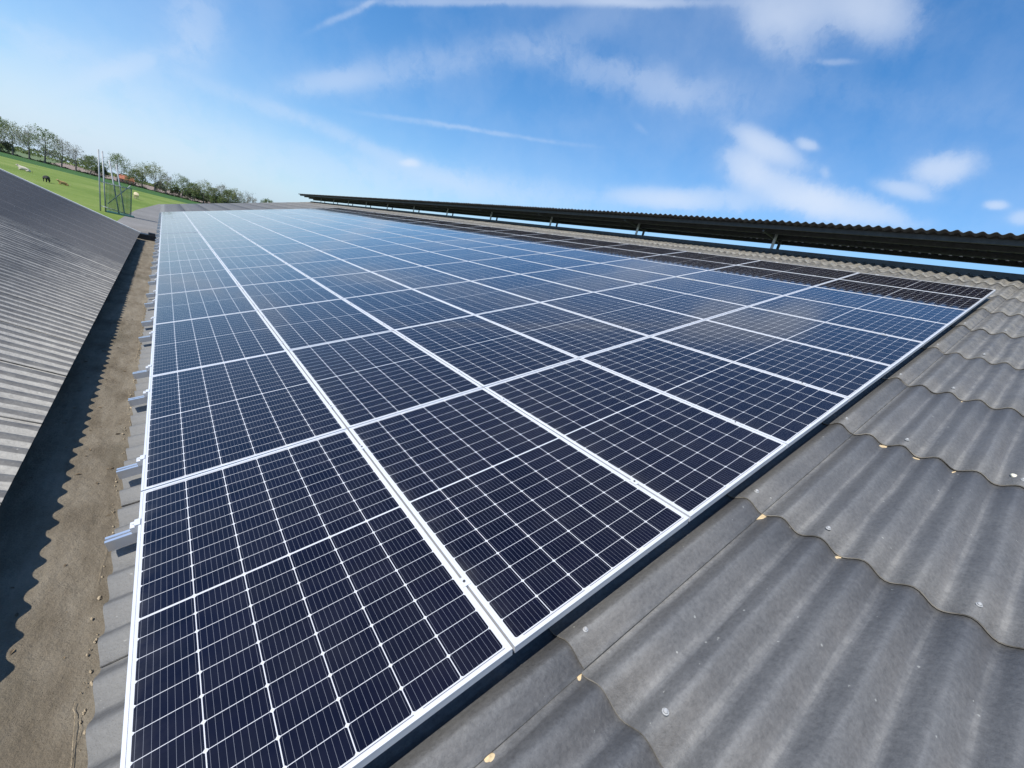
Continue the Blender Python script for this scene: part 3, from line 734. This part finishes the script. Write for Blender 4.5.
# ------------------------------------------------------------------ farmhouse behind the trees
hs = tag(empty('farmhouse', (-18.5, 392, GZ), (0, 0, R(8))), 'small farmhouse with an orange tiled roof half hidden behind the tree row', 'house')
hs.scale = (.58, .58, .62)
mb = MB(); mb.box(-6, 6, -4, 4, -.2, 3.6); mb.build('wall', simple('brick', (.38, .20, .14), .9, scale=2), hs)
mb = MB(); mb.add([(-6.4, -4.5, 3.5), (6.4, -4.5, 3.5), (6.4, 0, 7.6), (-6.4, 0, 7.6), (-6.4, 4.5, 3.5), (6.4, 4.5, 3.5), (-6.4, -4.5, 3.3), (6.4, -4.5, 3.3), (6.4, 4.5, 3.3), (-6.4, 4.5, 3.3)],
                  [(0, 1, 2, 3), (3, 2, 5, 4), (0, 3, 4), (1, 5, 2), (6, 9, 8, 7), (0, 6, 7, 1), (4, 5, 8, 9), (0, 4, 9, 6), (1, 7, 8, 5)])
rf = mb.build('roof', simple('orange clay tiles', (.50, .17, .09), .8, var=.15, scale=2), hs)
mb = MB(); mb.box(3, 3.8, -.4, .4, 6.8, 8.4); mb.build('chimney', M_WALL, rf)
M_PANE = simple('window glass', (.03, .035, .04), .1)
for x in (-3.6, 0, 3.6):
    mb = MB(); mb.box(x - .6, x + .6, -4.05, -4.003, 1.1, 2.5); wf = mb.build('window', M_WHITE, hs)
    mb = MB(); mb.box(x - .5, x + .5, -4.07, -4.053, 1.2, 2.4); mb.build('pane', M_PANE, wf)

# ------------------------------------------------------------------ trees
def bark(name, c): return simple(name, c, .95, var=.25, scale=1.5)
M_BARK = bark('bark', (.13, .115, .10))
def leaf_mat(name, a, b_):
    m, t, b = mat(name)
    g = t.nodes.new('ShaderNodeNewGeometry')
    t.links.new(mixc(t, g.outputs['Random Per Island'], a, b_), b.inputs['Base Color']); b.inputs['Roughness'].default_value = .7; b.inputs['Specular IOR Level'].default_value = .2
    tl = t.nodes.new('ShaderNodeBsdfTranslucent'); ms = t.nodes.new('ShaderNodeMixShader'); ms.inputs[0].default_value = .45
    t.links.new(b.inputs['Base Color'].links[0].from_socket, tl.inputs['Color']); t.links.new(b.outputs[0], ms.inputs[1]); t.links.new(tl.outputs[0], ms.inputs[2]); t.links.new(ms.outputs[0], t.nodes['Material Output'].inputs['Surface'])
    return m
LEAF = [leaf_mat('spring leaf olive', (.20, .225, .085), (.33, .35, .15)), leaf_mat('spring leaf green', (.13, .18, .060), (.25, .29, .115)), leaf_mat('hazy bud grey', (.30, .29, .22), (.40, .38, .29)), leaf_mat('evergreen leaf', (.075, .095, .05), (.14, .16, .09))]  # bud tones lightened so the colour carries some distance haze

def tree_meshes(seed, h, spread, trunk_h, leaf_n, leaf_s, lm, droop=0.0, dense=1.0):
    rnd = random.Random(seed); tb = MB(); tips = []
    def grow(p, d, L_, r, depth):
        segs = 2; q = p
        for s_ in range(segs):
            d2 = (d + Vector((rnd.uniform(-1, 1), rnd.uniform(-1, 1), rnd.uniform(-.5, .7))) * .22).normalized()
            q2 = q + d2 * (L_ / segs); r2 = r * (1 - .22 * (s_ + 1) / 1)
            tb.tube(q, q2, r * (1 - .22 * s_), max(.02, r2), n=6 if depth < 2 else 4, cap=False); q, d = q2, d2
            if depth >= 3 or s_: tips.append((q.copy(), depth))
        if depth >= 5: tips.append((q.copy(), depth)); return
        nb = rnd.choice((2, 3, 3)) if depth else rnd.choice((4, 5))
        a0 = rnd.uniform(0, 6.28)
        for k in range(nb):
            a = a0 + 2 * math.pi * k / nb + rnd.uniform(-.5, .5); tilt = rnd.uniform(.35, .95) * spread
            e = d.orthogonal().normalized(); g = d.cross(e)
            nd = (d * math.cos(tilt) + (e * math.cos(a) + g * math.sin(a)) * math.sin(tilt) + Vector((0, 0, .12 - droop))).normalized()
            grow(q, nd, L_ * rnd.uniform(.66, .86), r * .60, depth + 1)
    # tapered trunk with a flare at the foot, a leader, and limbs leaving it all the way up
    tr_ = h * .022
    tb.tube((0, 0, -.3), (0, 0, .5), tr_ * 1.7, tr_ * 1.15, n=9, cap=False)
    tb.tube((0, 0, .5), (.1, 0, trunk_h), tr_ * 1.15, tr_ * .85, n=9, cap=False)
    p = Vector((.1, 0, trunk_h)); lv = 5; r = tr_ * .85; a = rnd.uniform(0, 6)
    for k in range(lv):
        f = k / (lv - 1); L_ = h * (.235 - .10 * f) * spread
        for q in range(3 if k else 4):
            a += 2.1 + rnd.uniform(-.3, .5); up = rnd.uniform(.15, .55) + .5 * f
            grow(p.copy(), Vector((math.cos(a), math.sin(a), up)).normalized(), L_ * rnd.uniform(.75, 1.1), r * .5, 2)
        q2 = p + Vector((rnd.uniform(-.12, .12) * h * .1, rnd.uniform(-.12, .12) * h * .1, (h * .86 - trunk_h) / lv))
        tb.tube(p, q2, r, r * .75, n=7, cap=False); p = q2; r *= .75
    grow(p, Vector((0, 0, 1)), h * .10, r, 3)
    cb_ = MB(); weights = [t_ for t_ in tips]
    for _ in range(leaf_n):
        p, dp = weights[rnd.randrange(len(weights))]
        sp_ = h * .030 * (1.2 if dp >= 4 else .8)
        c = p + Vector((rnd.gauss(0, sp_), rnd.gauss(0, sp_), rnd.gauss(0, sp_)))
        a = Vector((rnd.uniform(-1, 1), rnd.uniform(-1, 1), rnd.uniform(-.6, 1))).normalized(); e = a.orthogonal().normalized(); g = a.cross(e); s_ = leaf_s * rnd.uniform(.5, 1.3)
        cb_.add([c + e * s_, c + g * s_ * .6, c - e * s_ * .9, c - g * s_ * .6], [(0, 1, 2, 3)])
    zmax = max(v[2] for v in cb_.v); k = h / zmax
    for m_ in (tb, cb_): m_.v = [(x * k, y * k, z * k) for x, y, z in m_.v]
    return tb.mesh('trunk', M_BARK, True), cb_.mesh('crown', lm)
VAR = {
    'oak': tree_meshes(2, 16, 1.0, 4.0, 1900, .26, LEAF[0]),
    'oak_b': tree_meshes(5, 16, 1.12, 4.2, 3000, .27, LEAF[1]),
    'bare': tree_meshes(8, 15, .85, 4.8, 1100, .21, LEAF[2]),
    'bare_b': tree_meshes(13, 15, .95, 4.2, 1500, .23, LEAF[2]),
    'full': tree_meshes(17, 12, 1.15, 2.2, 4200, .27, LEAF[1]),
    'bush': tree_meshes(23, 7, 1.2, .8, 3600, .24, LEAF[3]),
    'poplar': tree_meshes(29, 14, .6, 2.6, 1900, .21, LEAF[2]),
}
TP = {}
def tree(kind, x, y, s, rz, label, name='tree', cat='tree', group='trees in the row along the field edge'):
    if kind not in TP:
        root = empty(name); tk = [link(bpy.data.objects.new(n_, me), root) for n_, me in zip(('trunk', 'crown'), VAR[kind])]; TP[kind] = (root, tk)
    else:
        root = TP[kind][0].copy(); C.objects.link(root); root.name = name
        for ch in TP[kind][1]:
            c = ch.copy(); C.objects.link(c); c.parent = root
    root.location = (x, y, GZ); root.scale = (s, s, s * 1.0); root.rotation_euler = (0, 0, rz)
    for key in ('label', 'category', 'group'):
        if key in root: del root[key]
    return tag(root, label, cat, group)
TREES = [
    ('oak_b', -68.5, 374.2, 1.2, 'broad leafing tree cut by the left edge of the picture'),
    ('oak', -63.4, 371.7, 1.1, 'thin-crowned tree second from the left in the field row'),
    ('bare', -56.8, 368.4, 1.2, 'pale sparse tree third from the left in the field row'),
    ('oak_b', -50.6, 365.3, 1.2, 'tallest full olive tree of the row, above the white cow'),
    ('bare_b', -43.8, 361.9, 1.08, 'grey barely leafing tree right of the tall olive tree'),
    ('bare', -37.9, 358.9, .98, 'slim grey tree with an upright bare crown, sixth from left'),
    ('full', -31.8, 355.9, .95, 'low dense rounded tree just left of the scaffold poles'),
    ('oak_b', -20.5, 351.4, 1.02, 'wide umbrella-crowned tree behind the scaffold poles'),
    ('full', -12.5, 346.5, .85, 'low bushy tree right beside the orange roofed farmhouse'),
    ('oak', -9.6, 344.8, .92, 'leafing tree with dark trunk, first right of the farmhouse'),
    ('oak', -3.9, 342.0, 1.02, 'larger rounded tree, second right of the farmhouse'),
    ('poplar', 1.2, 339.7, .95, 'thin upright tree with bare top in the middle of the row'),
    ('oak_b', 8.5, 336.0, .85, 'green spreading tree left of the dense far grove'),
    ('full', 13.5, 333.4, .95, 'dense low tree where the grove begins'),
    ('oak', 18.5, 331.0, .90, 'olive tree at the near left of the grove'),
    ('full', 23.0, 328.8, .98, 'bushy green tree in the left half of the grove'),
    ('bare_b', 26.5, 327.0, 1.0, 'pale grey tree standing between bushy trees in the grove'),
    ('full', 30.0, 325.3, 1.08, 'bushy green tree in the right half of the grove'),
    ('oak', 33.5, 323.5, .90, 'olive crowned tree towards the right of the grove'),
    ('bare', 38.0, 321.3, .97, 'bare pale tree second from the right end of the grove'),
    ('poplar', 41.5, 319.6, 1.02, 'slender bare tree at the right end of the grove'),
    ('full', 49.5, 315.2, 1.12, 'single round bush standing clear, right of the grove'),
]
rt = random.Random(4)
for i, (k, x, y, s, lab) in enumerate(TREES):
    tree(k, x, y, s, rt.uniform(0, 6.28), lab)
# undergrowth and a far wood behind the row
UND = [(-66, 376), (-47, 371), (-34, 362), (-27.5, 357), (-24, 356), (-6.5, 349), (-1.5, 346), (5.5, 341), (11, 338), (16, 336), (20.5, 333.5), (25, 331), (28.5, 329.5), (32, 328), (36, 326)]
UL = ['dark evergreen bush under the leftmost trees', 'dark low bush between the olive tree and grey tree', 'dark bush just left of the low dense tree', 'dark bush left of the scaffold poles',
      'dark bush seen between the scaffold poles', 'dark bush right beside the farmhouse', 'dark bush just right of the orange roofed farmhouse', 'dark bush beside the thin upright tree',
      'dark bush just left of the grove', 'dark bush at the left foot of the grove', 'dark bush second from left under the grove', 'dark bush third from left under the grove',
      'dark bush fourth from left under the grove', 'dark bush second from right under the grove', 'dark bush rightmost under the grove']
for (x, y), lab in list(zip(UND, UL))[:1] + list(zip(UND, UL))[3:4] + list(zip(UND, UL))[6:]:
    tree('bush', x, y, rt.uniform(.7, 1.05), rt.uniform(0, 6.28), lab, 'bush', 'bush', 'dark bushes under the tree row')
def hedge_mesh():
    rnd = random.Random(31); mb = MB()
    for _ in range(9000):
        x = rnd.uniform(-110, 60); c = Vector((x, 340 - .5 * x + 1.5 + rnd.gauss(0, .5), GZ + abs(rnd.gauss(.2, .3)) * (1 + .6 * math.sin(x * .35) + .3 * math.sin(x * 1.3))))
        a = Vector((rnd.uniform(-1, 1), rnd.uniform(-1, 1), rnd.uniform(-.6, 1))).normalized(); e = a.orthogonal().normalized(); g = a.cross(e); s_ = rnd.uniform(.15, .42)
        mb.add([c + e * s_, c + g * s_ * .6, c - e * s_, c - g * s_ * .6], [(0, 1, 2, 3)])
    return mb
o = hedge_mesh().build('hedge', LEAF[3]); tag(o, 'low dark hedge along the foot of the tree row', 'hedge')
# far wood closing the view beyond the ploughed field
mb = MB(); rnd = random.Random(41)
for _ in range(16000):
    x = rnd.uniform(-420, 330); top = 7 + 3.5 * math.sin(x * .05) + 2 * math.sin(x * .17 + 1) + 1.5 * math.sin(x * .61)
    c = Vector((x, 760 - .35 * x + rnd.gauss(0, 6), GZ + rnd.random() ** .7 * max(3, top)))
    a = Vector((rnd.uniform(-1, 1), rnd.uniform(-1, 1), rnd.uniform(-.6, 1))).normalized(); e = a.orthogonal().normalized(); g = a.cross(e); s_ = rnd.uniform(.5, 1.3)
    mb.add([c + e * s_, c + g * s_ * .7, c - e * s_, c - g * s_ * .7], [(0, 1, 2, 3)])
o = mb.build('far_wood', LEAF[1]); tag(o, 'far wood reading as one low dark band on the horizon', 'wood', kind='stuff')
